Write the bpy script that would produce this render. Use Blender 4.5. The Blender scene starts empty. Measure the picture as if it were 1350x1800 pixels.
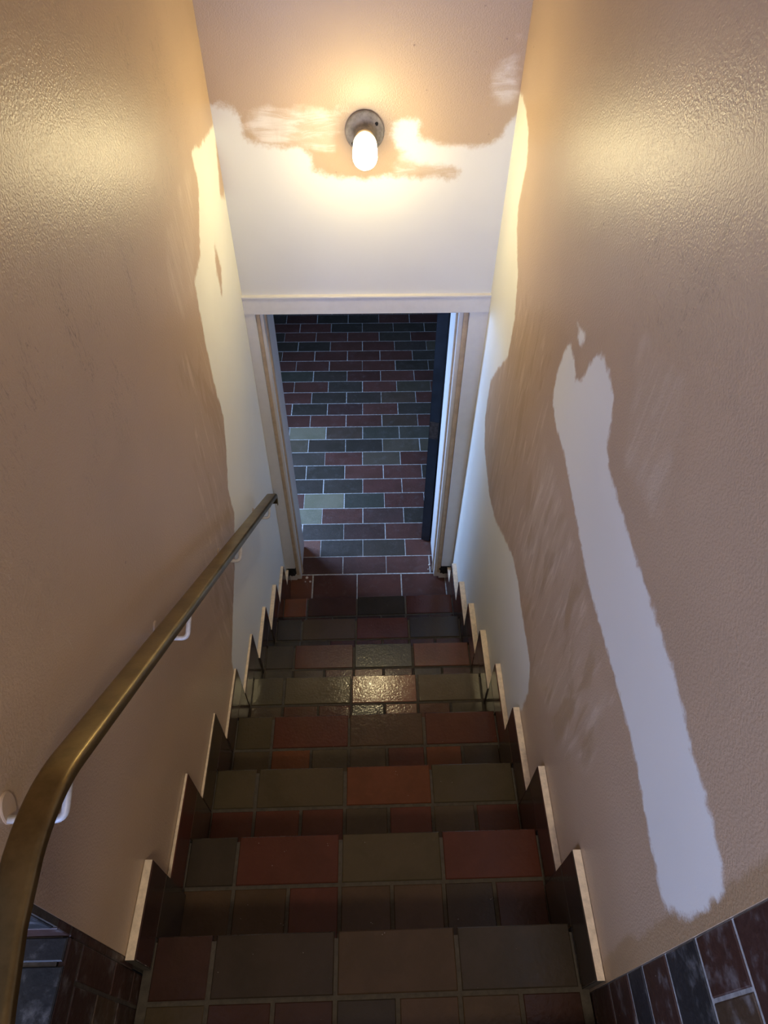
import bpy, bmesh, math, random
import numpy as np
from mathutils import Vector, Matrix
random.seed(7)
C = bpy.context.scene.collection
S = bpy.context.scene

# ------------------------------------------------------------ camera
cam = bpy.data.cameras.new('camera'); co = bpy.data.objects.new('camera', cam); C.objects.link(co); S.camera = co
cam.sensor_fit = 'VERTICAL'; cam.sensor_height = 24.0; cam.lens = 1195.914 / 1800 * 24.0; cam.clip_start = 0.02
CR = Vector((0.999736, -0.022636, 0.003951)); CU = Vector((0.014494, 0.754649, 0.655968)); CF = Vector((0.01783, 0.655738, -0.754778))
m = Matrix.Identity(4)
for i in range(3):
    m[i][0] = CR[i]; m[i][1] = CU[i]; m[i][2] = -CF[i]
m.translation = Vector((0.028821, -0.280968, 1.695621)); co.matrix_world = m

# ------------------------------------------------------------ world, daylight, exposure
w = bpy.data.worlds.new('world'); S.world = w; w.use_nodes = True
w.node_tree.nodes['Background'].inputs[0].default_value = (0.30, 0.45, 1.0, 1); w.node_tree.nodes['Background'].inputs[1].default_value = 0.15
S.view_settings.view_transform = 'Standard'; S.view_settings.look = 'None'; S.view_settings.gamma = 1; S.view_settings.use_curve_mapping = False
S.view_settings.exposure = 0.0

def area(name, loc, direction, sx, sy, power, col):
    l = bpy.data.lights.new(name, 'AREA'); l.shape = 'RECTANGLE'; l.size = sx; l.size_y = sy; l.energy = power; l.color = col
    o = bpy.data.objects.new(name, l); C.objects.link(o); o.location = loc
    o.rotation_euler = Vector(direction).to_track_quat('-Z', 'Y').to_euler(); return o
SKY = (0.36, 0.56, 1.0)
# daylight through the hall window below, the entrance window and the side window above
area('hall_window_daylight', (-1.30, 2.72, -0.35), (1, -0.05, -0.62), .76, 1.2, 105, SKY)
area('entrance_daylight', (-0.35, -6.72, 1.40), (0, 1, -0.04), 2.0, 1.9, 440, (0.34, 0.49, 1.0))
area('side_daylight', (-2.45, -2.6, 1.75), (1, .25, -.1), 1.6, 1.4, 150, (0.46, 0.58, 1.0))
area('lobby_warm_fill', (.32, -1.35, 2.70), (-.15, .5, -1), .45, .45, 42, (1.0, .84, .62))  # added warm fill for the side walls, no fitting there
BULB_POWER = 142.0

# ------------------------------------------------------------ helpers
def mesh_obj(name, verts, faces, mat, parent=None, mats=None, midx=None, smooth=False):
    me = bpy.data.meshes.new(name); me.from_pydata([tuple(v) for v in verts], [], faces); me.update()
    for mm in (mats or [mat]): me.materials.append(mm)
    if midx: me.polygons.foreach_set('material_index', midx)
    if smooth: me.polygons.foreach_set('use_smooth', [True] * len(me.polygons))
    o = bpy.data.objects.new(name, me); C.objects.link(o)
    if parent: o.parent = parent
    return o
def empty(name, loc=(0, 0, 0)):
    o = bpy.data.objects.new(name, None); C.objects.link(o); o.location = loc; o.empty_display_size = 0.1; return o
def place(o, parent):
    """parent with world geometry kept"""
    o.parent = parent; o.location = -Vector(parent.location); return o
def tag(o, label=None, cat=None, group=None, kind=None):
    if label: o['label'] = label
    if cat: o['category'] = cat
    if group: o['group'] = group
    if kind: o['kind'] = kind
    return o
BOXF = [(0, 3, 2, 1), (4, 5, 6, 7), (0, 1, 5, 4), (1, 2, 6, 5), (2, 3, 7, 6), (3, 0, 4, 7)]
def boxv(x0, x1, y0, y1, z0, z1):
    return [(x0, y0, z0), (x1, y0, z0), (x1, y1, z0), (x0, y1, z0), (x0, y0, z1), (x1, y0, z1), (x1, y1, z1), (x0, y1, z1)]
class MB:
    def __init__(s): s.v = []; s.f = []; s.c = []; s.mi = []
    def add(s, v, f, col=(.5, .5, .5), mi=0):
        b = len(s.v); s.v += [tuple(p) for p in v]
        for q in f: s.f.append(tuple(i + b for i in q)); s.c.append(col); s.mi.append(mi)
    def box(s, x0, x1, y0, y1, z0, z1, col=(.5, .5, .5), mi=0): s.add(boxv(x0, x1, y0, y1, z0, z1), BOXF, col, mi)
    def tile(s, P, N, th=0.012, ch=0.0015, col=(.3, .1, .05), mi=0, lift=0.0):
        P = [Vector(p) for p in P]; N = Vector(N).normalized(); n = 4
        nn = (P[1] - P[0]).cross(P[2] - P[1])
        if nn.dot(N) < 0: P = [P[0], P[3], P[2], P[1]]
        P = [p + N * (lift + random.uniform(-.0004, .0004)) for p in P]
        top = []
        for i in range(4):
            a = (P[(i + 1) % 4] - P[i]).normalized(); b = (P[i - 1] - P[i]).normalized(); top.append(P[i] + (a + b) * ch)
        mid = [p - N * ch for p in P]; bot = [p - N * th for p in P]
        f = [(0, 1, 2, 3)] + [(4 + i, 4 + (i + 1) % 4, (i + 1) % 4, i) for i in range(4)] + [(8 + i, 8 + (i + 1) % 4, 4 + (i + 1) % 4, 4 + i) for i in range(4)]
        s.add(top + mid + bot, f, col, mi)
    def build(s, name, mats, parent=None, smooth=False):
        if not isinstance(mats, list): mats = [mats]
        o = mesh_obj(name, s.v, s.f, None, parent, mats, s.mi, smooth)
        at = o.data.color_attributes.new('tile_colour', 'FLOAT_COLOR', 'CORNER')
        buf = []
        for p, c in zip(o.data.polygons, s.c): buf += list(c[:3]) + [1.0], 
        flat = []
        for p, c in zip(o.data.polygons, s.c): flat += (list(c[:3]) + [1.0]) * p.loop_total
        at.data.foreach_set('color', flat); return o
def tube(name, pts, r, mat, parent=None, fillet=0.0, seg=12, n=6):
    pts = [Vector(p) for p in pts]
    if fillet:
        out = [pts[0]]
        for i in range(1, len(pts) - 1):
            a, b, c = pts[i - 1], pts[i], pts[i + 1]; d1 = (a - b).normalized(); d2 = (c - b).normalized()
            p0 = b + d1 * fillet; p2 = b + d2 * fillet
            for k in range(n + 1):
                t = k / n; out.append(p0 * (1 - t) ** 2 + b * 2 * t * (1 - t) + p2 * t * t)
        out.append(pts[-1]); pts = out
    v = []; f = []; prev = None
    for i, p in enumerate(pts):
        T = (pts[min(i + 1, len(pts) - 1)] - pts[max(i - 1, 0)]).normalized()
        if prev is None: A = T.orthogonal().normalized()
        else: A = (prev - T * prev.dot(T)).normalized()
        prev = A; B = T.cross(A)
        for k in range(seg):
            t = 2 * math.pi * k / seg; v.append(p + (A * math.cos(t) + B * math.sin(t)) * r)
    for i in range(len(pts) - 1):
        for k in range(seg):
            k2 = (k + 1) % seg; f.append((i * seg + k, i * seg + k2, (i + 1) * seg + k2, (i + 1) * seg + k))
    f.append(tuple(range(seg))[::-1]); f.append(tuple((len(pts) - 1) * seg + k for k in range(seg)))
    return mesh_obj(name, v, f, mat, parent, smooth=True)
def lathe(name, prof, centre, mat, parent=None, seg=48):
    """profile of (radius, distance out of the wall) turned about -Y"""
    v = []; f = []; cx, cy, cz = centre
    for r, d in prof:
        for k in range(seg):
            t = 2 * math.pi * k / seg; v.append((cx + r * math.cos(t), cy - d, cz + r * math.sin(t)))
    for i in range(len(prof) - 1):
        for k in range(seg):
            k2 = (k + 1) % seg; f.append((i * seg + k, i * seg + k2, (i + 1) * seg + k2, (i + 1) * seg + k))
    o = mesh_obj(name, v, f, mat, parent, smooth=True)
    bm = bmesh.new(); bm.from_mesh(o.data); bmesh.ops.recalc_face_normals(bm, faces=bm.faces); bm.to_mesh(o.data); bm.free(); return o

# ------------------------------------------------------------ materials
class NT:
    def __init__(s, name):
        s.m = bpy.data.materials.new(name); s.m.use_nodes = True; s.t = s.m.node_tree; s.b = s.t.nodes['Principled BSDF']
    def n(s, typ, **k):
        o = s.t.nodes.new(typ)
        for a, b in k.items(): setattr(o, a, b)
        return o
    def l(s, a, b): s.t.links.new(a, b)
    def coord(s, scale=(1, 1, 1)):
        c = s.n('ShaderNodeTexCoord'); mp = s.n('ShaderNodeMapping'); mp.inputs['Scale'].default_value = scale
        s.l(c.outputs['Object'], mp.inputs['Vector']); return mp.outputs[0]
    def noise(s, vec, scale, detail=3, rough=.55, dist=0):
        o = s.n('ShaderNodeTexNoise'); o.inputs['Scale'].default_value = scale; o.inputs['Detail'].default_value = detail
        o.inputs['Roughness'].default_value = rough; o.inputs['Distortion'].default_value = dist; s.l(vec, o.inputs['Vector']); return o.outputs[0]
    def math(s, op, a, b=None, c=None, clamp=False):
        o = s.n('ShaderNodeMath', operation=op, use_clamp=clamp)
        for i, x in enumerate((a, b, c)):
            if x is None: continue
            if isinstance(x, (int, float)): o.inputs[i].default_value = x
            else: s.l(x, o.inputs[i])
        return o.outputs[0]
    def ramp(s, x, lo, hi, a=0.0, b=1.0, smooth=True):
        o = s.n('ShaderNodeMapRange', interpolation_type='SMOOTHSTEP' if smooth else 'LINEAR', clamp=True)
        s.l(x, o.inputs['Value'])
        for nme, val in (('From Min', lo), ('From Max', hi), ('To Min', a), ('To Max', b)): o.inputs[nme].default_value = val
        return o.outputs[0]
    def mix(s, f, a, b, mode='MIX'):
        o = s.n('ShaderNodeMix', data_type='RGBA', blend_type=mode)
        if isinstance(f, (int, float)): o.inputs[0].default_value = f
        else: s.l(f, o.inputs[0])
        for i, x in ((6, a), (7, b)):
            if isinstance(x, tuple): o.inputs[i].default_value = (*x[:3], 1)
            else: s.l(x, o.inputs[i])
        return o.outputs[2]
    def attr(s, name):
        o = s.n('ShaderNodeAttribute', attribute_name=name); return o
    def bump(s, h, dist, strength=1.0):
        o = s.n('ShaderNodeBump'); o.inputs['Distance'].default_value = dist; o.inputs['Strength'].default_value = strength
        s.l(h, o.inputs['Height']); s.l(o.outputs[0], s.b.inputs['Normal'])
    def set(s, **k):
        for a, x in k.items():
            i = s.b.inputs[a.replace('_', ' ')]
            if isinstance(x, tuple): i.default_value = (*x[:3], 1)
            elif isinstance(x, (int, float)): i.default_value = x
            else: s.l(x, i)
        return s.m

def mat_tile(name, rough=.38, speck=.5, dust=0.0, bmp=.0011):
    t = NT(name); v = t.coord(); a = t.attr('tile_colour').outputs['Color']
    n1 = t.noise(v, 9, 4); n2 = t.noise(v, 60, 4, .65)
    c = t.mix(t.ramp(n1, .40, .62, 0, .55), a, t.mix(1.0, a, (.72, .76, .68), 'MULTIPLY'))
    c = t.mix(t.ramp(n2, .45, .8, 0, .22), c, t.mix(1.0, a, (1.35, 1.3, 1.2), 'MULTIPLY'))
    vo = t.n('ShaderNodeTexVoronoi'); vo.inputs['Scale'].default_value = 150; t.l(v, vo.inputs['Vector'])
    sp = t.math('MULTIPLY', t.ramp(vo.outputs['Distance'], .08, .14, 1, 0), t.ramp(t.noise(v, 37, 2), .66 , .70, 0, speck))
    c = t.mix(sp, c, (.55, .52, .48))
    if dust: c = t.mix(t.ramp(t.noise(v, 22, 6, .7), .5, .8, 0, dust), c, (.30, .30, .30))
    h = t.math('ADD', t.noise(v, 115, 2), t.math('MULTIPLY', t.noise(v, 60, 2), .8)); t.bump(h, bmp, .6)
    return t.set(Base_Color=c, Roughness=t.ramp(n2, .3, .7, rough - .04, rough + .07))
def mat_plain(name, col, rough=.5, metal=0, var=.12, scale=20, bump=0.0, bscale=80):
    t = NT(name); v = t.coord(); n = t.noise(v, scale, 5, .65)
    c = t.mix(t.ramp(n, .3, .75, 0, 1), tuple(x * (1 + var) for x in col), tuple(x * (1 - var * 1.6) for x in col))
    if bump: t.bump(t.noise(v, bscale, 3), bump, .6)
    return t.set(Base_Color=c, Roughness=rough, Metallic=metal)
TAN = (.50, .360, .238); TAN2 = (.60, .475, .35); WHITE = (.76, .75, .69); DARKTAN = (.40, .27, .15)
def mat_wall(name, lamp=False):
    TAN, WHITE = ((.43, .315, .205), (.62, .61, .58)) if lamp else ((.50, .360, .238), (.76, .75, .69))  # same paint, darkened above the door to hold back the bulb's glare
    t = NT(name); v = t.coord()
    big = t.noise(v, 2.2, 3); fine = t.noise(v, 34, 6, .7); mid = t.noise(v, 9, 5, .6)
    streak = t.noise(t.coord((38, 38, 5) if not lamp else (6, 30, 30)), 1.0, 5, .62, .6)
    dab = t.noise(t.coord((14, 14, 4)), 1.0, 3, .5, 1.2)
    def mask(nm, amp, w, nz=fine):
        sd = t.attr(nm).outputs['Fac']; x = t.math('ADD', sd, t.math('MULTIPLY', t.math('SUBTRACT', nz, .5), amp)); return t.ramp(x, -w, w)
    tan = t.mix(t.ramp(big, .35, .65), TAN, tuple(x * .93 for x in TAN))
    # worn, half-covered paint
    semi = mask('semi', .10, .02, mid)
    tan = t.mix(t.math('MULTIPLY', semi, t.ramp(streak, .42, .66, .15, .75)), tan, TAN2)
    sand = mask('sand', .30, .05, mid)
    tan = t.mix(t.math('MULTIPLY', sand, t.ramp(streak, .54, .64, 0, .6)), tan, (.66, .52, .39))
    tan = t.mix(t.math('MULTIPLY', sand, t.ramp(dab, .36, .50, .75, .05)), tan, DARKTAN)
    tan = t.mix(mask('dark', .03, .006), tan, DARKTAN)  # darker tan band down the right wall's near edge
    # dark scuffs where furniture was carried through
    sc = t.attr('scuff').outputs['Fac']
    s1 = t.noise(t.coord((52, 52, 9)), 1.0, 3, .55, 2.2); s2 = t.noise(t.coord((22, 22, 60)), 1.0, 2, .5, 2.0)
    ln = t.math('MAXIMUM', t.ramp(t.math('ABSOLUTE', t.math('SUBTRACT', s1, .5)), 0, .022, 1, 0), t.ramp(t.math('ABSOLUTE', t.math('SUBTRACT', s2, .5)), 0, .008, .0, 0))
    gate = t.ramp(t.noise(v, 10, 4, .7), .51, .60)
    tan = t.mix(t.math('MULTIPLY', t.math('MULTIPLY', ln, gate), t.math('MULTIPLY', sc, .62)), tan, (.12, .08, .06))
    dots = t.n('ShaderNodeTexVoronoi'); dots.inputs['Scale'].default_value = 14; t.l(v, dots.inputs['Vector'])
    tan = t.mix(t.math('MULTIPLY', t.ramp(dots.outputs['Distance'], .03, .055, .6, 0), t.ramp(big, .52, .6)), tan, (.14, .09, .07))
    wsc = t.math('MULTIPLY', t.ramp(t.math('ABSOLUTE', t.math('SUBTRACT', t.noise(t.coord((30, 30, 9)), 1.0, 2, .5, 1.0), .5)), 0, .006, 1, 0), t.ramp(t.noise(v, 5, 4, .7), .60, .68, 0, .30))
    tan = t.mix(wsc, tan, (.75, .66, .56))
    wm = mask('white', .045 if not lamp else .05, .008)
    wtop = mask('islands', .05, .012)
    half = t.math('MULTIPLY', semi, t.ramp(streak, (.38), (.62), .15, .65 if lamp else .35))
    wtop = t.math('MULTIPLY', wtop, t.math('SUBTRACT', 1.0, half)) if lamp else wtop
    wm = t.math('SUBTRACT', wm, wtop, clamp=True)
    wcol = t.mix(t.ramp(big, .35, .7), WHITE, tuple(x * .96 for x in WHITE))
    c = t.mix(wm, tan, wcol)
    peel = t.math('MULTIPLY', t.noise(v, 240, 2, .5), t.math('SUBTRACT', 1.0, t.math('MULTIPLY', wm, .9)))
    h = t.math('ADD', peel, t.math('MULTIPLY', t.math('MULTIPLY', streak, sand), .9))
    h = t.math('ADD', h, t.math('MULTIPLY', wm, .35))
    t.bump(h, .0013, .7)
    return t.set(Base_Color=c, Roughness=t.ramp(wm, 0, 1, .37, .65))
M_STAIR = mat_tile('quarry_tile', .15, .6, 0.0, .0008)
M_HALL = mat_tile('hall_quarry_tile', .42, .5, .12)
M_SIDE = mat_tile('chalky_quarry_tile', .45, .9, .6)
M_GROUT = mat_plain('brown_grout', (.055, .045, .033), .85, 0, .2, 60, .002)
M_HGROUT = mat_plain('pale_grout', (.36, .36, .34), .9, 0, .25, 60, .002)
M_WALL = mat_wall('painted_plaster'); M_LAMPWALL = mat_wall('dimmed_plaster_above_door', True)
M_TRIM = mat_plain('white_gloss_paint', (.64, .615, .59), .42, 0, .02, 30, .0004, 40)
M_WORN = mat_plain('worn_yellowed_paint', (.48, .36, .24), .55, 0, .10, 30, .001, 60)
M_CREAM = mat_plain('painted_skirting_edge', (.70, .58, .43), .6, 0, .12, 60, .0015, 120)
M_BRASS = mat_plain('aged_brass', (.25, .185, .085), .36, 1.0, .18, 14, .0003, 40)
M_BRASSIN = mat_plain('dark_brass_inside', (.07, .045, .02), .7, .6, .3, 60)  # darker, rougher brass for the inside of the rail channel
M_ROD = mat_plain('painted_bracket', (.60, .58, .56), .45, .1, .12, 60, .0008, 90)
M_PORC = mat_plain('dusty_porcelain', (.26, .235, .205), .45, 0, .35, 30)
M_PLATE = mat_plain('painted_plate', TAN, .5, 0, .05)
M_BLACK = mat_plain('dark_hole', (.012, .011, .011), .9, 0, .2)
M_LEAF = mat_plain('dark_blue_door_paint', (.017, .025, .038), .4, 0, .2, 12, .0006, 50)
M_STEEL = mat_plain('dull_hinge_metal', (.10, .085, .08), .5, .7, .3, 60)
M_CEIL = mat_plain('ceiling_paint', (.55, .45, .36), .7, 0, .05)
M_PLAST = mat_plain('crumbled_plaster', (.5, .46, .40), .9, 0, .25, 60, .002, 90)
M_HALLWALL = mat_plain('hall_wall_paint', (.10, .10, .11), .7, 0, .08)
g = NT('window_glass'); M_GLASS = g.set(Base_Color=(1, 1, 1), Roughness=0.02, IOR=1.45, Transmission_Weight=1.0)
e = NT('glowing_bulb'); M_BULB = e.set(Base_Color=(1, .95, .85), Emission_Color=(1.0, .83, .45), Emission_Strength=BULB_POWER)
e = NT('dimmed_bulb_glow'); M_DIMBULB = e.set(Base_Color=(1, .95, .85), Emission_Color=(1.0, .83, .45), Emission_Strength=7.0)  # rear half of the bulb, dimmed to ease the hot spot on the wall

PAL = dict(R=(.105, .033, .020), O=(.160, .052, .022), M=(.066, .030, .022), B=(.088, .054, .030), D=(.054, .040, .027), G=(.066, .060, .040),
           L=(.086, .064, .036), Y=(.20, .18, .10), P=(.19, .080, .055), K=(.032, .033, .036))  # P: red tile with the lamp's highlight put into its colour
def tcol(k, j=.12):
    c = tuple(x * (.70 if k != 'P' else .9) for x in PAL[k]); s = 1 + random.uniform(-j, j); return (c[0] * s * (1 + random.uniform(-.05, .05)), c[1] * s, c[2] * s * (1 + random.uniform(-.05, .05)))
def hcol(k):
    c = tcol(k, .18); g_ = sum(c) / 3; return tuple((x * .72 + g_ * .28) * 1.15 for x in c)
def rk(): return random.choice('RRRMBDDGLL')

# ------------------------------------------------------------ walls of the stairwell
ZF = -1.514; ZU = 0.428; ZC = 2.75
def wx_left(y, z):
    f = (y + .05) / 2.034; far = np.interp(z, [-1.4, .326, 1.2, 2.8], [-.457, -.440, -.437, -.432]); return -.463 * (1 - f) + far * f
def wx_right(y, z):
    f = (y + .05) / 2.034; far = np.interp(z, [-1.4, .326, 1.2, 2.8], [.470, .484, .490, .496]); return .463 * (1 - f) + far * f
def sdf(poly, py, pz):
    P = np.array(poly, float); d = np.full(py.shape, 1e9); ins = np.zeros(py.shape, bool)
    for i in range(len(P)):
        a = P[i]; b = P[(i + 1) % len(P)]; e = b - a; L = max((e ** 2).sum(), 1e-12)
        t = np.clip(((py - a[0]) * e[0] + (pz - a[1]) * e[1]) / L, 0, 1)
        d = np.minimum(d, np.hypot(py - a[0] - t * e[0], pz - a[1] - t * e[1]))
        if a[1] != b[1]:
            c = (a[1] > pz) != (b[1] > pz); xi = a[0] + (pz - a[1]) * (b[0] - a[0]) / (b[1] - a[1]); ins ^= c & (py < xi)
    return np.where(ins, d, -d)
def union(polys, a, b):
    r = np.full(a.shape, -1.0)
    for p in polys: r = np.maximum(r, sdf(p, a, b))
    return r
def wall_grid(name, ax0, ax1, z0, z1, fn, mat, masks, flip, thick, step=.016):
    """a plastered wall slab: dense front face (for the paint edges) plus its thickness"""
    nu = int(round((ax1 - ax0) / step)) + 1; nz = int(round((z1 - z0) / step)) + 1
    us = np.linspace(ax0, ax1, nu); zs = np.linspace(z0, z1, nz); U, Z = np.meshgrid(us, zs, indexing='ij')
    v = [fn(u, z, 0) for u, z in zip(U.ravel(), Z.ravel())]; f = []
    for i in range(nu - 1):
        for j in range(nz - 1):
            q = (i * nz + j, (i + 1) * nz + j, (i + 1) * nz + j + 1, i * nz + j + 1); f.append(q[::-1] if flip else q)
    b = len(v); cs = [(ax0, z0), (ax1, z0), (ax1, z1), (ax0, z1)]
    v += [fn(u, z, thick) for u, z in cs]; v += [fn(u, z, 0) for u, z in cs]
    q = [(b, b + 1, b + 2, b + 3)] + [(b + 4 + i, b + 4 + (i + 1) % 4, b + (i + 1) % 4, b + i) for i in range(4)]
    f += [x if flip else x[::-1] for x in q]
    o = mesh_obj(name, v, f, mat)
    uu = np.concatenate([U.ravel(), [c[0] for c in cs] * 2]); zz = np.concatenate([Z.ravel(), [c[1] for c in cs] * 2])
    for nm in ('white', 'semi', 'sand', 'dark', 'islands', 'scuff'):
        a = o.data.attributes.new(nm, 'FLOAT', 'POINT')
        if nm == 'scuff': val = masks['scuff'](uu, zz) if 'scuff' in masks else np.zeros(uu.shape)
        else: val = union(masks.get(nm, []), uu, zz)
        a.data.foreach_set('value', val.astype(np.float32))
    return tag(o, kind='structure')
LW = [(2.3, 1.02), (2.02, .99), (1.985, .90), (1.746, .924), (1.693, .95), (1.653, .947), (1.671, .866), (1.588, .78), (1.533, .721), (1.42, .706), (1.406, .607), (1.395, .551), (1.389, .462), (1.392, .337), (1.407, .24), (1.361, .132), (1.277, .035), (1.281, -.099), (1.171, -.206), (1.043, -.278), (.87, -.385), (.84, -.50), (.80, -.75), (.80, -1.7), (2.3, -1.7)]
LS = [(1.536, .937), (1.284, .918), (1.18, .811), (1.26, .70), (1.42, .70), (1.626, .919)]
LT = [(1.986, .868), (2.02, .796), (1.972, .681), (1.913, .717), (1.947, .782)]
LT2 = [(1.72, .66), (1.75, .56), (1.69, .50), (1.68, .60)]
RB = [(2.3, .99), (1.93, .99), (1.86, .985), (1.78, .955), (1.726, .883), (1.742, .813), (1.755, .756), (1.723, .701), (1.60, .607), (1.545, .501), (1.552, .349), (1.667, .212), (1.745, .106), (1.75, .007), (1.74, -.079), (1.66, -.165), (1.45, -.21), (1.30, -.175), (1.15, -.09), (1.018, -.02), (.916, -.01), (.839, -.025), (.745, -.03), (.646, -.033), (.597, -.111), (.60, -.245), (.50, -.5), (.50, -1.7), (2.3, -1.7)]
RA = [(1.0, .799), (.93, .795), (.89, .775), (.853, .80), (.839, .854), (.806, .91), (.74, .915), (.679, .898), (.653, .866), (.648, .828), (.605, .796), (.523, .792), (.422, .789), (.305, .793), (.214, .794), (.143, .791), (.075, .776), (.001, .772), (-.064, .761), (-.095, .74), (-.098, .601), (-.062, .523), (-.009, .53), (.072, .545), (.167, .568), (.284, .566), (.409, .556), (.533, .552), (.639, .572), (.711, .583), (.832, .605), (.955, .6), (1.011, .624), (1.026, .69)]
RV = [(1.02, .70), (1.11, .80), (1.0, .82), (.86, .80), (.88, .72)]
RD = [(.97, .86), (.904, .88), (.906, .855), (.927, .836)]
RE = [(.74, .905), (.66, .895), (.65, .86), (.70, .87)]
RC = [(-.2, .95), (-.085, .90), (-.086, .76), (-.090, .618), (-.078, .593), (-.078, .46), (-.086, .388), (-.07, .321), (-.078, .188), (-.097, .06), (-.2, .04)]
SANDR = [(1.72, .007), (1.62, .315), (1.55, .60), (1.30, .684), (1.10, .66), (.98, .5), (.95, .371), (.85, .207), (.70, .05), (.73, -.05), (1.05, -.06), (1.405, -.19), (1.70, -.12)]
SANDR2 = [(1.0, .5), (.95, .1), (.6, -.0), (.35, .10), (.2, .3), (.3, .5), (.7, .52)]
SANDR3 = [(.65, 1.05), (.45, 1.1), (.40, .9), (.55, .85)]
SANDL = [(1.38, .55), (1.38, .2), (1.20, -.15), (.95, -.35), (.80, -.3), (.85, .0), (1.05, .35), (1.15, .65)]
wall_grid('wall_left', -.054, 2.0, -1.60, ZC, lambda u, z, t: (float(wx_left(u, z)) - t, u, z), M_WALL,
          dict(white=[LW], semi=[LS], sand=[SANDL], islands=[LT, LT2], scuff=lambda u, z: np.clip(1.6 - np.hypot((u - 1.0) / .6, (z - 1.12) / .30), 0, 1)), False, .12)
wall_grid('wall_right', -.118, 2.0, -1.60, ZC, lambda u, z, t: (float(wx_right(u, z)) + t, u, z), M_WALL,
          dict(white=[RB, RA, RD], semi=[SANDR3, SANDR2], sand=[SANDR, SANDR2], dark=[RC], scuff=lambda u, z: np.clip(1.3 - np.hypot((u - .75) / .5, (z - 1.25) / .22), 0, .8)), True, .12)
LAMPT = [(-.9, 3.2), (.9, 3.2), (.9, .93), (.483, .925), (.468, .905), (.447, .864), (.415, .838), (.289, .835), (.199, .857), (.188, .911), (.113, .911), (.11, .874), (.128, .829), (.193, .789), (.294, .78), (.335, .762), (.316, .738), (.139, .742), (.10, .750), (.02, .740), (-.073, .742), (-.141, .764), (-.145, .808), (-.175, .837), (-.238, .831), (-.319, .848), (-.348, .868), (-.355, .924), (-.377, .952), (-.436, .959), (-.9, .96)]
LAMPS = [(-.294, .935), (-.071, .943), (-.065, .907), (-.077, .833), (-.157, .837), (-.297, .851), (-.327, .892)]
LAMPS2 = [(.46, 1.08), (.41, 1.07), (.40, 1.0), (.44, .95), (.47, .96)]
LAMPS3 = [(.13, .85), (.34, .83), (.34, .74), (.12, .74)]
full = [(-.9, -1), (.9, -1), (.9, 3.5), (-.9, 3.5)]
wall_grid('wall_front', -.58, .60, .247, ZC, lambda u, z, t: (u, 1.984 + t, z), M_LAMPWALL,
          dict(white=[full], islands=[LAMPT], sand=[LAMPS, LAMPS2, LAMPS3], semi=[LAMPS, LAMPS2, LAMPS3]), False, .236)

# ------------------------------------------------------------ staircase
RUN = .2493; RISE = .18922
XL = [-.442, -.450, -.449, -.446, -.444, -.438, -.434, -.438]; XR = [.442, .444, .444, .447, .443, .442, .441, .443]
YL = [-.003, .246, .491, .744, .991, 1.244, 1.494, 1.743]; YR = [.003, .251, .497, .751, .997, 1.246, 1.501, 1.755]
BIGC = ['MDBD', 'DRLR', 'LLOL', 'LRBR', 'LLPL', 'DRGO', 'DBRD', 'OMDR']
SMALLC = ['LMMDBBM', 'BBRBBDM', 'RRRLRLR', 'LOLLROD', 'BRRDPRL', 'LBRPRDR', 'LDRRRRR', 'MMDMDMM']
BIGU = [.0, .1375, .432, .722, 1.0]; SMU = [.0, .1375, .289, .4315, .576, .720, .861, 1.0]
stair = empty('tiled_staircase', (0, 0, ZF)); tag(stair, 'steep flight of red, olive and dark grey quarry tile steps between the two walls', 'staircase')
G = .0045
for k in range(-2, 8):
    kk = max(k, 0); z = -k * RISE if k > -2 else ZU
    xl, xr = (XL[kk], XR[kk]) if k >= 0 else (-.463, .463)
    yl, yr = (YL[k], YR[k]) if k >= 0 else (k * RUN, k * RUN)
    y0 = (-.40 if k == -1 else (k - 1) * RUN) - .03; ym = (yl + yr) / 2
    if k == -2: y0 = -.62
    mb = MB(); xa, xb = (xl - .010, xr + .010) if k >= 1 else (xl - .001, xr + .001) if k < 0 else (xl - .019, xr + .019)
    zb = z - RISE - .05 if k > -2 else z - .29
    mb.box(xa, xb, y0, ym - .012, zb, z - .0025, (.1, .1, .1), 1)
    X = lambda u: xl + (xr - xl) * u
    Y = lambda u: yl + (yr - yl) * u
    bc = BIGC[k] if k >= 0 else ''.join(rk() for _ in range(4)); sc = SMALLC[k] if k >= 0 else ''.join(rk() for _ in range(7))
    for i in range(4):
        a, b = BIGU[i], BIGU[i + 1]; jx = random.uniform(-.001, .001)
        x0 = X(a) + (G if i else .001) + jx; x1 = X(b) - (G if i < 3 else .001) + jx
        mb.tile([(x0, Y(a) - .112, z), (x1, Y(b) - .112, z), (x1, Y(b) + .001, z), (x0, Y(a) + .001, z)], (0, 0, 1), .016, .0022, tcol(bc[i]))
    for i in range(7):
        a, b = SMU[i], SMU[i + 1]; x0 = X(a) + (G if i else .001); x1 = X(b) - (G if i < 6 else .001)
        yb = -.234 if k > -2 else -.234
        mb.tile([(x0, Y(a) + yb, z), (x1, Y(b) + yb, z), (x1, Y(b) - .121, z), (x0, Y(a) - .121, z)], (0, 0, 1), .012, .0018, tcol(sc[i]))
    yf = ym - .006
    for i in range(4):   # riser face tiles
        a, b = BIGU[i], BIGU[i + 1]
        for q in range(2 if k > -2 else 2):
            za = z - .018 - q * .086; zz = za - .080
            mb.tile([(X(a) + G, yf, zz), (X(b) - G, yf, zz), (X(b) - G, yf, za), (X(a) + G, yf, za)], (0, 1, 0), .010, .0012, tcol(rk()))
    o = mb.build('step', [M_STAIR, M_GROUT]); place(o, stair)

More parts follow.
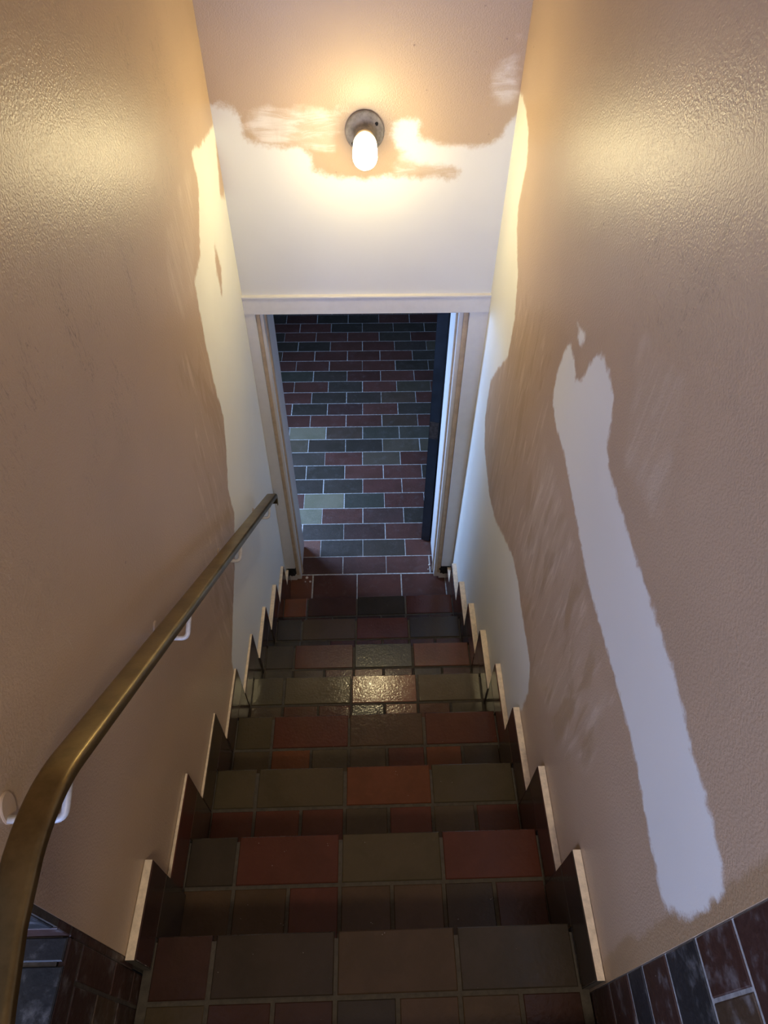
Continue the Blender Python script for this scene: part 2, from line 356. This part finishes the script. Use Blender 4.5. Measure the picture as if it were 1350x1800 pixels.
# stepped tile skirting on both walls
def skirting(name, side):
    root = empty(name, (side * .45, 0, ZF)); tag(root, kind='structure')
    zc = 'MRBMMMMMM' if side < 0 else 'DMMRMRMMM'
    for k in range(0, 9):
        xi = (XL[min(k, 7)] if side < 0 else XR[min(k, 7)] + .002); wxf = wx_left if side < 0 else wx_right
        ya = (-.061 if side < 0 else -.114) if k == 0 else (k - 1) * RUN + .118
        yb = k * RUN + .118 if k < 8 else 1.978
        zt = -k * RISE + .129; zl = -(k + 1) * RISE - .005 if k < 8 else ZF - .01
        def wx(y): return float(wxf(y, zt)) - side * .001
        mb = MB()
        P = lambda x, y, z: (x, y, z)
        # painted strip on top and core behind the tiles
        x0 = [wx(ya), wx(yb)]; c = side * .0025
        top = [(xi + c, ya, zt), (x0[0], ya, zt), (x0[1], yb, zt), (xi + c, yb, zt)]
        bot = [(p[0], p[1], zl) for p in top]
        fs = [(0, 1, 2, 3), (7, 6, 5, 4), (0, 3, 7, 4), (1, 0, 4, 5), (3, 2, 6, 7), (2, 1, 5, 6)]
        if side > 0: fs = [f[::-1] for f in fs]
        mb.add(top + bot, fs[:1], (.4, .3, .2), 1); mb.add(top + bot, fs[1:], tcol('D'), 2)
        nrm = (-side, 0, 0); zj = -k * RISE + .011
        mb.tile([(xi, ya + .001, zj + .002), (xi, yb - .001, zj + .002), (xi, yb - .001, zt - .001), (xi, ya + .001, zt - .001)], nrm, .004, .001, tcol(zc[k]))
        if k < 8:
            yc = k * RUN - .004
            mb.tile([(xi, yc, zl), (xi, yb - .001, zl), (xi, yb - .001, zj - .001), (xi, yc, zj - .001)], nrm, .004, .001, tcol(random.choice('MBDB')))
        o = mb.build('skirting_tile', [M_STAIR, M_CREAM, M_GROUT]); place(o, root)
    return root
skirting('baseboard_left', -1); skirting('baseboard_right', 1)

# ------------------------------------------------------------ lower hall floor
mb = MB(); mb.box(-1.75, 1.35, 1.70, 6.7, ZF - .08, ZF - .0015, (.3, .3, .3), 1)
mb.tile([(-.44, 1.752, ZF), (-.3195, 1.752, ZF), (-.3195, 2.031, ZF), (-.44, 2.031, ZF)], (0, 0, 1), .01, .0015, tcol('O'), 0)
PIT = .1267; L2 = .2534
EVEN = -.145; ODD = -.281
HC = [(1, 'RRRRR'), (0, 'RODDRR'), (0, 'RDMRR'), (0, 'YRMDR'), (0, 'RYGRR'), (0, 'DDRRR'), (0, 'DDRRD'), (0, 'DRLRR'), (0, 'LDDLL'), (0, 'YBGGG'), (0, 'RRRBR'), (0, 'RDMRDD'), (0, 'RDDBR'), (0, 'RRDRLR'), (0, 'GDRRR'), (0, 'RRRRDD'), (0, 'RRRRD'), (0, 'DDRRDL'), (0, 'DRRRDR'), (0, 'RRDDDD'), (0, 'DRDDRR')]
FIRST = [-.164, -.536, -.394, -.276, -.394, -.277, -.394, -.279, -.395, -.277, -.396, -.525, -.395, -.526, -.394, -.532, -.406, -.541, -.652, -.531, -.666]
mb_first = [-.31, -.05, .20]
for i in range(4):   # threshold course, level with the last riser
    xs = [-.38, -.315, -.06, .195, .385][i:i + 2] if False else [-.315 + L2 * (i - 0) - .0, -.315 + L2 * (i + 1)]
    x0, x1 = xs[0] + .003, min(xs[1] - .003, .443)
    if x1 - x0 < .03: continue
    mb.tile([(x0, 1.752, ZF), (x1, 1.752, ZF), (x1, 2.031, ZF), (x0, 2.031, ZF)], (0, 0, 1), .01, .0015, tcol('RRRR'[i]))
for r in range(36):
    y0 = 2.0365 + r * PIT; off = EVEN if r % 2 == 0 else ODD
    n0 = int(math.ceil((-1.72 - off) / L2))
    for n in range(n0 - 1, 14):
        xa = off + (n - 1) * L2; xb = off + n * L2   # tile whose right joint is number n
        if xb > 1.36 or xa < -1.75: continue
        col = rk()
        if r < len(HC):
            first = round((FIRST[r] - off) / L2); idx = n - first + (HC[r][0] if r == 0 else 0)
            s = HC[r][1]
            if 0 <= idx < len(s): col = s[idx]
        jx = random.uniform(-.0015, .0015)
        mb.tile([(xa + .0022 + jx, y0 + .0022, ZF), (xb - .0022 + jx, y0 + .0022, ZF), (xb - .0022 + jx, y0 + PIT - .0022, ZF), (xa + .0022 + jx, y0 + PIT - .0022, ZF)], (0, 0, 1), .008, .0012, hcol(col))
tag(mb.build('floor', [M_HALL, M_HGROUT]), kind='structure')

# ------------------------------------------------------------ upper landing and tiled walls around the camera
mb = MB()
mb.box(-2.2, -.463 - .012, -6.6, -.068, ZU - .35, ZU - .002, (.2, .2, .2), 1); mb.box(-.475, 1.2, -6.6, -.62, ZU - .35, ZU - .002, (.2, .2, .2), 1)
mb.box(-.475, -.4645, -.62, -.068, ZF, ZU - .02, (.2, .2, .2), 1)
def ytiles(mb, y1, rows, cols, z, x0, x1, L, mi=0, cset=None):
    y = y1
    for ri, d in enumerate(rows):
        off = (ri % 2) * L / 2
        x = x1 + off
        while x > x0:
            xa, xb = max(x - L + .003, x0), min(x - .003, x1)
            if xb - xa > .02: mb.tile([(xa, y - d + .003, z), (xb, y - d + .003, z), (xb, y - .003, z), (xa, y - .003, z)], (0, 0, 1), .01, .002, tcol(cset[ri] if cset and ri < len(cset) else rk()))
            x -= L
        y -= d
ytiles(mb, -.066, [.039] + [.127] * 50, 0, ZU, -2.19, -.4635, L2, cset='KKDM')
ytiles(mb, -.62, [.127] * 46, 0, ZU, -.4635, 1.19, L2)
# tiled side of the landing below its nosing
def wall_tiles(mb, x, nx, ylist, zlist, cols, th=.010):
    for (y0, y1, z0, z1, c) in ylist: mb.tile([(x, y0 + .003, z0 + .003), (x, y1 - .003, z0 + .003), (x, y1 - .003, z1 - .003), (x, y0 + .003, z1 - .003)], (nx, 0, 0), th, .0018, tcol(c))
side = []
for j in range(3):
    side.append((-.066 - .254 * (j + 1), -.066 - .254 * j, .36, ZU - .002, 'K' if j else 'M'))
side += [(-.123, -.066, .175, .36, 'M'), (-.123, -.066, .05, .175, 'M'), (-.25, -.123, .242, .36, 'M'), (-.25, -.123, .118, .242, 'B'), (-.376, -.25, .242, .36, 'R'), (-.376, -.25, .118, .242, 'M'), (-.504, -.376, .242, .36, 'B'), (-.504, -.376, .118, .242, 'M'), (-.123, -.066, -.05, .05, 'M'), (-.25, -.123, -.01, .118, 'M')]
wall_tiles(mb, -.463, 1, side, 0, 0)
tag(mb.build('floor_upper', [M_SIDE, M_GROUT]), kind='structure')

mb = MB()   # right wall, tiled where the plaster stops
mb.box(.4650, .60, -6.6, -.119, -.3, ZC, (.2, .2, .2), 1)
zj = [-.25, -.12, .01, .14, .268, .356, .477, .608, .738] + [.738 + .1267 * i for i in range(1, 17)]
rc = ['M', 'M', 'M', 'M', 'K', 'M', 'K', 'M', 'M', 'K', 'M']
for i in range(len(zj) - 1):
    off = (-.192 if i % 2 else -.319)
    if i in (7,): off = -.192
    y = -.1185; nxt = off if off < y else y - .1
    while y > -3.5:
        if i < 6: nxt2 = y - .254 if y < -.1185 else -.25 - (i % 3) * .04
        else: nxt2 = nxt
        if y == -.1185 and i >= 6: nxt2 = nxt
        elif y < -.1185: nxt2 = y - .254
        c = rc[i] if i < len(rc) else random.choice('MKMD')
        if i == 7 and y < -.1185: c = 'B'
        mb.tile([(.463, nxt2 + .004, zj[i] + .004), (.463, y - .001, zj[i] + .004), (.463, y - .001, zj[i + 1] - .004), (.463, nxt2 + .004, zj[i + 1] - .004)], (-1, 0, 0), .008, .0018, tcol(c))
        y = nxt2
tag(mb.build('wall_right_tiled', [M_SIDE, M_HGROUT]), kind='structure')

mb = MB()   # return wall to the left of the stairwell, faced with tile
mb.box(-2.2, -.464, -.065, -.0545, -.25, ZC, (.2, .2, .2), 1); mb.box(-2.2, -.60, -.05, .08, -.25, ZC, (.2, .2, .2), 1)
z = ZU
for i in range(18):
    d = .060 if i == 0 else .1267; zt = min(z + d, ZC); x = -.463 + (0 if i % 2 else .127)
    while x > -2.15:
        xa, xb = x - L2 + .003, min(x - .003, -.4632)
        if xb - xa > .01:
            j = random.uniform(0, .004) if x > -.5 else 0
            mb.tile([(xa, -.068, z + .003), (xb - j, -.068, z + .003), (xb - j, -.068, zt - .003), (xa, -.068, zt - .003)], (0, -1, 0), .0125, .0015, tcol('M' if i == 0 else ('K' if i == 1 else random.choice('MKDM'))))
        x -= L2
    z = zt
for i in range(4):
    z1 = ZU - .003 - .09 * i
    mb.tile([(-.60, -.068, z1 - .088), (-.4632, -.068, z1 - .088), (-.4632, -.068, z1), (-.60, -.068, z1)], (0, -1, 0), .0125, .0015, tcol('M'))
tag(mb.build('wall_return', [M_SIDE, M_GROUT]), kind='structure')

def slab(name, x0, x1, y0, y1, z0, z1, mat):
    mb = MB(); mb.box(x0, x1, y0, y1, z0, z1); return tag(mb.build(name, mat), kind='structure')
def windowed(name, fixed, a0, a1, z0, z1, wa0, wa1, wz0, wz1, axis, mat, t=.12):
    mb = MB()
    def bx(a, b, c, d):
        if axis == 'x': mb.box(fixed - t, fixed, a, b, c, d)
        else: mb.box(a, b, fixed - t, fixed, c, d)
    bx(a0, a1, z0, wz0); bx(a0, a1, wz1, z1); bx(a0, wa0, wz0, wz1); bx(wa1, a1, wz0, wz1)
    return tag(mb.build(name, mat), kind='structure')
def window(name, fixed, wa0, wa1, wz0, wz1, axis, nm=2):
    mb = MB(); g = MB(); t = .05
    def bx(q, a, b, c, d, tt=.05):
        if axis == 'x': q.box(fixed - .085, fixed - .085 + tt, a, b, c, d)
        else: q.box(a, b, fixed - .085, fixed - .085 + tt, c, d)
    bx(mb, wa0, wa1, wz0, wz0 + t); bx(mb, wa0, wa1, wz1 - t, wz1); bx(mb, wa0, wa0 + t, wz0 + t, wz1 - t); bx(mb, wa1 - t, wa1, wz0 + t, wz1 - t)
    for i in range(1, nm):
        a = wa0 + (wa1 - wa0) * i / nm; bx(mb, a - .02, a + .02, wz0 + t, wz1 - t)
    r = mb.build(name, M_TRIM); tag(r, kind='structure'); return r
# lobby shell
slab('ceiling', -2.2, 1.2, -6.6, 2.2, ZC, ZC + .1, M_CEIL)
windowed('wall_lobby_left', -2.2, -6.6, .08, -.25, ZC, -3.4, -1.8, 1.05, 2.45, 'x', M_CEIL); window('window_3', -2.2, -3.4, -1.8, 1.05, 2.45, 'x')
windowed('wall_back', -6.6, -2.2, 1.2, ZU - .3, ZC, -1.35, .65, .50, 2.30, 'y', M_CEIL); window('window_1', -6.6, -1.35, .65, .50, 2.30, 'y')
# hall shell
windowed('wall_hall_left', -1.15, 1.9, 6.7, ZF, .95, 2.34, 3.10, -.95, .25, 'x', M_HALLWALL); window('window_2', -1.15, 2.34, 3.10, -.95, .25, 'x')
slab('wall_hall_right', 1.35, 1.45, 2.0, 6.7, ZF, .95, M_HALLWALL); slab('wall_hall_far', -1.75, 1.35, 6.6, 6.7, ZF, .95, M_HALLWALL)
slab('ceiling_hall', -1.75, 1.35, 2.225, 6.7, .95, 1.05, M_HALLWALL)
slab('wall_hall_near_left', -1.75, -.405, 2.0, 2.235, ZF, .95, M_TRIM); slab('wall_hall_near_right', .408, 1.35, 2.0, 2.235, ZF, .95, M_TRIM)

# ------------------------------------------------------------ door frame, leaf, hinge
door = empty('door_1', (0, 2.1, ZF)); tag(door, kind='structure')
def bbox(name, mat, *b, bev=.0015, verts=None):
    me = bpy.data.meshes.new(name); bm = bmesh.new(); vs = [bm.verts.new(p) for p in (verts or boxv(*b))]
    for f in BOXF: bm.faces.new([vs[i] for i in f])
    bmesh.ops.recalc_face_normals(bm, faces=bm.faces)
    if bev: bmesh.ops.bevel(bm, geom=bm.edges[:], offset=bev, segments=2, affect='EDGES')
    bm.to_mesh(me); bm.free(); me.materials.append(mat); o = bpy.data.objects.new(name, me); C.objects.link(o); return place(o, door)
bbox('header', M_TRIM, -.443, .486, 1.970, 2.02, .247, .314)
bbox('header_cap', M_TRIM, -.441, .485, 1.966, 1.99, .3145, .322)
def board(name, mat, xb0, xb1, xt0, xt1, y0, y1, z0, z1, bev=.0012):
    v = [(xb0, y0, z0), (xb1, y0, z0), (xb1, y1, z0), (xb0, y1, z0), (xt0, y0, z1), (xt1, y0, z1), (xt1, y1, z1), (xt0, y1, z1)]
    return bbox(name, mat, verts=v, bev=bev)
# left: casing, worn stop strip, jamb ; right the same
board('casing', M_TRIM, -.4565, -.402, -.441, -.402, 1.976, 2.0, -1.372, .2465)
board('casing', M_TRIM, .413, .469, .412, .485, 1.976, 2.0, -1.372, .2465)
board('jamb', M_TRIM, -.405, -.378, -.405, -.376, 1.998, 2.245, ZF + .012, .262)
board('jamb', M_TRIM, .378, .408, .376, .408, 1.998, 2.245, ZF + .018, .262)
board('stop_bead', M_WORN, -.4015, -.386, -.4015, -.388, 1.988, 1.999, -1.45, .2465)
board('stop_bead', M_WORN, .394, .4125, .392, .4115, 1.990, 2.001, -1.45, .2465)
o = board('door_stop', M_WORN, -.380, -.372, -.379, -.370, 2.03, 2.055, ZF + .02, .262)
o = board('door_stop', M_WORN, .371, .379, .369, .377, 2.03, 2.05, ZF + .02, .262)
bbox('head_jamb', M_TRIM, -.405, .408, 2.0, 2.245, .262, .29)
# ragged dark gaps where the casings stop short
for sx, x0, x1 in ((-1, -.452, -.400), (1, .405, .462)):
    bm = bmesh.new(); bmesh.ops.create_icosphere(bm, subdivisions=3, radius=1)
    for v in bm.verts:
        v.co *= 1 + .25 * math.sin(v.co.x * 9 + v.co.z * 7) * math.cos(v.co.y * 8); v.co.x *= (x1 - x0) / 2; v.co.y *= .014; v.co.z *= .046
    me = bpy.data.meshes.new('broken_gap'); bm.to_mesh(me); bm.free(); me.materials.append(M_BLACK)
    o = bpy.data.objects.new('broken_gap', me); C.objects.link(o); o.parent = door; o.location = Vector(((x0 + x1) / 2, 1.995, -1.415)) - door.location
# dark blue leaf, folded back into the hall, hinge edge towards the stair
E0 = Vector((.323, 2.276)); E1 = Vector((.372, 2.262)); D = Vector((.25, .968)).normalized() * .80
v = [(E0.x, E0.y, ZF + .008), (E1.x, E1.y, ZF + .008), (E1.x + D.x, E1.y + D.y, ZF + .008), (E0.x + D.x, E0.y + D.y, ZF + .008)]
leaf = bbox('door_leaf', M_LEAF, verts=v + [(p[0], p[1], .40) for p in v], bev=.002); tag(leaf, 'dark blue door leaf folded back')
ed = (E1 - E0).normalized(); nr = Vector((ed.y, -ed.x)) * .003
if nr.y > 0: nr = -nr
for zc in (-.62, -1.30):
    a = E0 + ed * .003; b = E1 - ed * .004
    v = [(a.x + nr.x, a.y + nr.y, zc - .055), (b.x + nr.x, b.y + nr.y, zc - .055), (b.x, b.y, zc - .055), (a.x, a.y, zc - .055)]
    if zc > -1: bbox('hinge_plate', M_STEEL, verts=v + [(p[0], p[1], zc + .055) for p in v], bev=0)

# ------------------------------------------------------------ handrail
rail = empty('handrail', (-.37, .8, .2)); tag(rail, 'brass handrail with moulded flat top fixed along the left wall', 'handrail')
HX = -.3755; HH = .872; sl = RISE / RUN; yE = 1.590; ZH = .860
pl = [Vector(p) for p in ((-.300, -1.3, ZH - .01), (-.305, -.80, ZH - .005), (-.325, -.42, ZH), (-.345, -.28, ZH), (-.360, -.20, ZH), (-.371, -.13, ZH))]
p0 = Vector((-.3755, -.060, ZH)); b = Vector((HX, .014, ZH + .001)); p2 = Vector((HX, .075, HH - .075 * sl))
for i in range(0, 10):
    t = i / 10; pl.append(p0 * (1 - t) ** 2 + b * 2 * t * (1 - t) + p2 * t * t)
for i in range(0, 13):
    y = .075 + (yE - .075) * i / 12; pl.append(Vector((HX, y, HH - y * sl)))
ang = -math.atan(sl); P = pl[-1].copy(); rr = .026
for i in range(1, 9):
    da = -math.radians(62) / 8; ang2 = ang + da * i
    P = P + Vector((0, math.cos(ang2), math.sin(ang2))) * (rr * math.radians(62) / 8); pl.append(P.copy())
P = P + Vector((0, math.cos(ang2), math.sin(ang2))) * .034; pl.append(P)
W2 = .0215
prof = [(-W2 + .0035, -.017), (-W2, -.017), (-W2, -.007), (-W2 + .0006, -.0045), (-W2 + .0022, -.0022), (-W2 + .0048, -.0008), (-W2 + .008, -.0003), (0, .0), (W2 - .008, -.0003), (W2 - .0048, -.0008), (W2 - .0022, -.0022), (W2 - .0006, -.0045), (W2, -.007), (W2, -.017), (W2 - .0035, -.017), (W2 - .0035, -.006), (-W2 + .0035, -.006)]
v = []; f = []; mi = []; n = len(prof)
for i, p in enumerate(pl):
    T = (pl[min(i + 1, len(pl) - 1)] - pl[max(i - 1, 0)]).normalized(); N = Vector((1, 0, 0)).cross(T).normalized()
    if N.z < -.9: N = -N
    for (a, d) in prof: v.append(p + Vector((1, 0, 0)) * a + N * d)
for i in range(len(pl) - 1):
    for k in range(n):
        k2 = (k + 1) % n; f.append((i * n + k, i * n + k2, (i + 1) * n + k2, (i + 1) * n + k)); mi.append(1 if k in (14, 15, 16) else 0)
half = n
f.append(tuple(range(n))); mi.append(0); f.append(tuple((len(pl) - 1) * n + k for k in range(n))[::-1]); mi.append(0)
o = mesh_obj('rail', v, f, None, None, [M_BRASS, M_BRASSIN], mi, True)
bm = bmesh.new(); bm.from_mesh(o.data); bmesh.ops.recalc_face_normals(bm, faces=bm.faces); bm.to_mesh(o.data); bm.free(); o.data.set_sharp_from_angle(angle=math.radians(32)); place(o, rail)
for y0 in (.015, .513, 1.012, 1.515):
    z0 = .751 - y0 * sl; xw = float(wx_left(y0, z0)); ex = -.387
    o = tube('bracket', [(xw - .004, y0, z0 + .004), (ex, y0, z0), (ex + .002, y0 + .082, z0 + .040)], .0055, M_ROD, None, .014); place(o, rail)
    # oval wall plate, painted over
    vv = []; ff = []; sg = 36
    for r_, dx in ((1.0, -.002), (1.0, .0015), (.9, .003), (.0, .0032)):
        for k in range(sg):
            t = 2 * math.pi * k / sg; vv.append((xw + dx, y0 + .012 + r_ * (.016 * math.cos(t)) + r_ * .008 * math.sin(t), z0 + .012 + r_ * .026 * math.sin(t) - r_ * .004 * math.cos(t)))
    for i in range(3):
        for k in range(sg): k2 = (k + 1) % sg; ff.append((i * sg + k, i * sg + k2, (i + 1) * sg + k2, (i + 1) * sg + k))
    p_ = mesh_obj('wall_plate', vv, ff, M_PLATE, None)
    p_.parent = o; 

# ------------------------------------------------------------ lamp above the door
LC = (.024, 1.984, .883)
lamp = empty('wall_lamp', LC); tag(lamp, 'bare glowing bulb in a round dusty porcelain holder on the wall above the door', 'lamp')
o = lathe('lamp_holder', [(.0, .0), (.0595, .0), (.0605, .004), (.060, .010), (.056, .0145), (.051, .016), (.048, .0185), (.040, .021), (.034, .026), (.031, .034), (.0295, .055), (.0290, .066), (.026, .068), (.0, .068)], LC, M_PORC); place(o, lamp)
o = lathe('bulb', [(.0, .137), (.0350, .138), (.0355, .142), (.0355, .195)] + [(.0355 * math.cos(math.radians(a)), .195 + .036 * math.sin(math.radians(a))) for a in range(10, 91, 10)], LC, M_BULB); place(o, lamp)
o = lathe('bulb_dim_rear', [(.0, .078), (.0268, .079), (.0285, .084), (.0305, .094), (.0345, .105), (.0355, .115), (.0355, .1365), (.0, .1365)], LC, M_DIMBULB); place(o, lamp)
o = lathe('bulb_collar', [(.0, .064), (.0265, .066), (.0295, .068), (.0295, .075), (.0270, .079), (.0, .080)], LC, M_CREAM); place(o, lamp)
for (dx, dz) in ((.036, .026), (-.036, -.030)):
    o = lathe('screw_hole', [(.0, .0205), (.0052, .0208), (.0056, .018), (.0056, .012)], (LC[0] + dx, LC[1], LC[2] + dz), M_BLACK, seg=16); place(o, lamp)

# ------------------------------------------------------------ crumbs at the feet of the jambs
def chunk(x, y, z, s, label, group):
    bm = bmesh.new(); bmesh.ops.create_icosphere(bm, subdivisions=2, radius=s)
    for v_ in bm.verts: v_.co *= random.uniform(.75, 1.2); v_.co.z *= .6
    me = bpy.data.meshes.new('plaster_crumb'); bm.to_mesh(me); bm.free(); me.materials.append(M_PLAST)
    o = bpy.data.objects.new('plaster_crumb', me); C.objects.link(o); o.location = (x, y, z + s * .45); tag(o, label, 'plaster crumb', group)
for (x, y, s_, lab) in ((-.350, 2.012, .008, 'largest plaster crumb, by the left door jamb'), (-.330, 1.985, .006, 'mid-sized plaster crumb nearest the last step, left of the doorway'), (-.358, 1.985, .004, 'tiny plaster crumb right against the left door jamb foot')):
    chunk(x, y, ZF, s_, lab, 'crumbs at the left jamb')
for (x, y, s_, lab) in ((.360, 2.09, .006, 'larger pale plaster crumb beside the right door jamb'), (.352, 2.06, .0035, 'smaller pale plaster crumb beside the right door jamb')):
    chunk(x, y, ZF, s_, lab, 'crumbs at the right jamb')
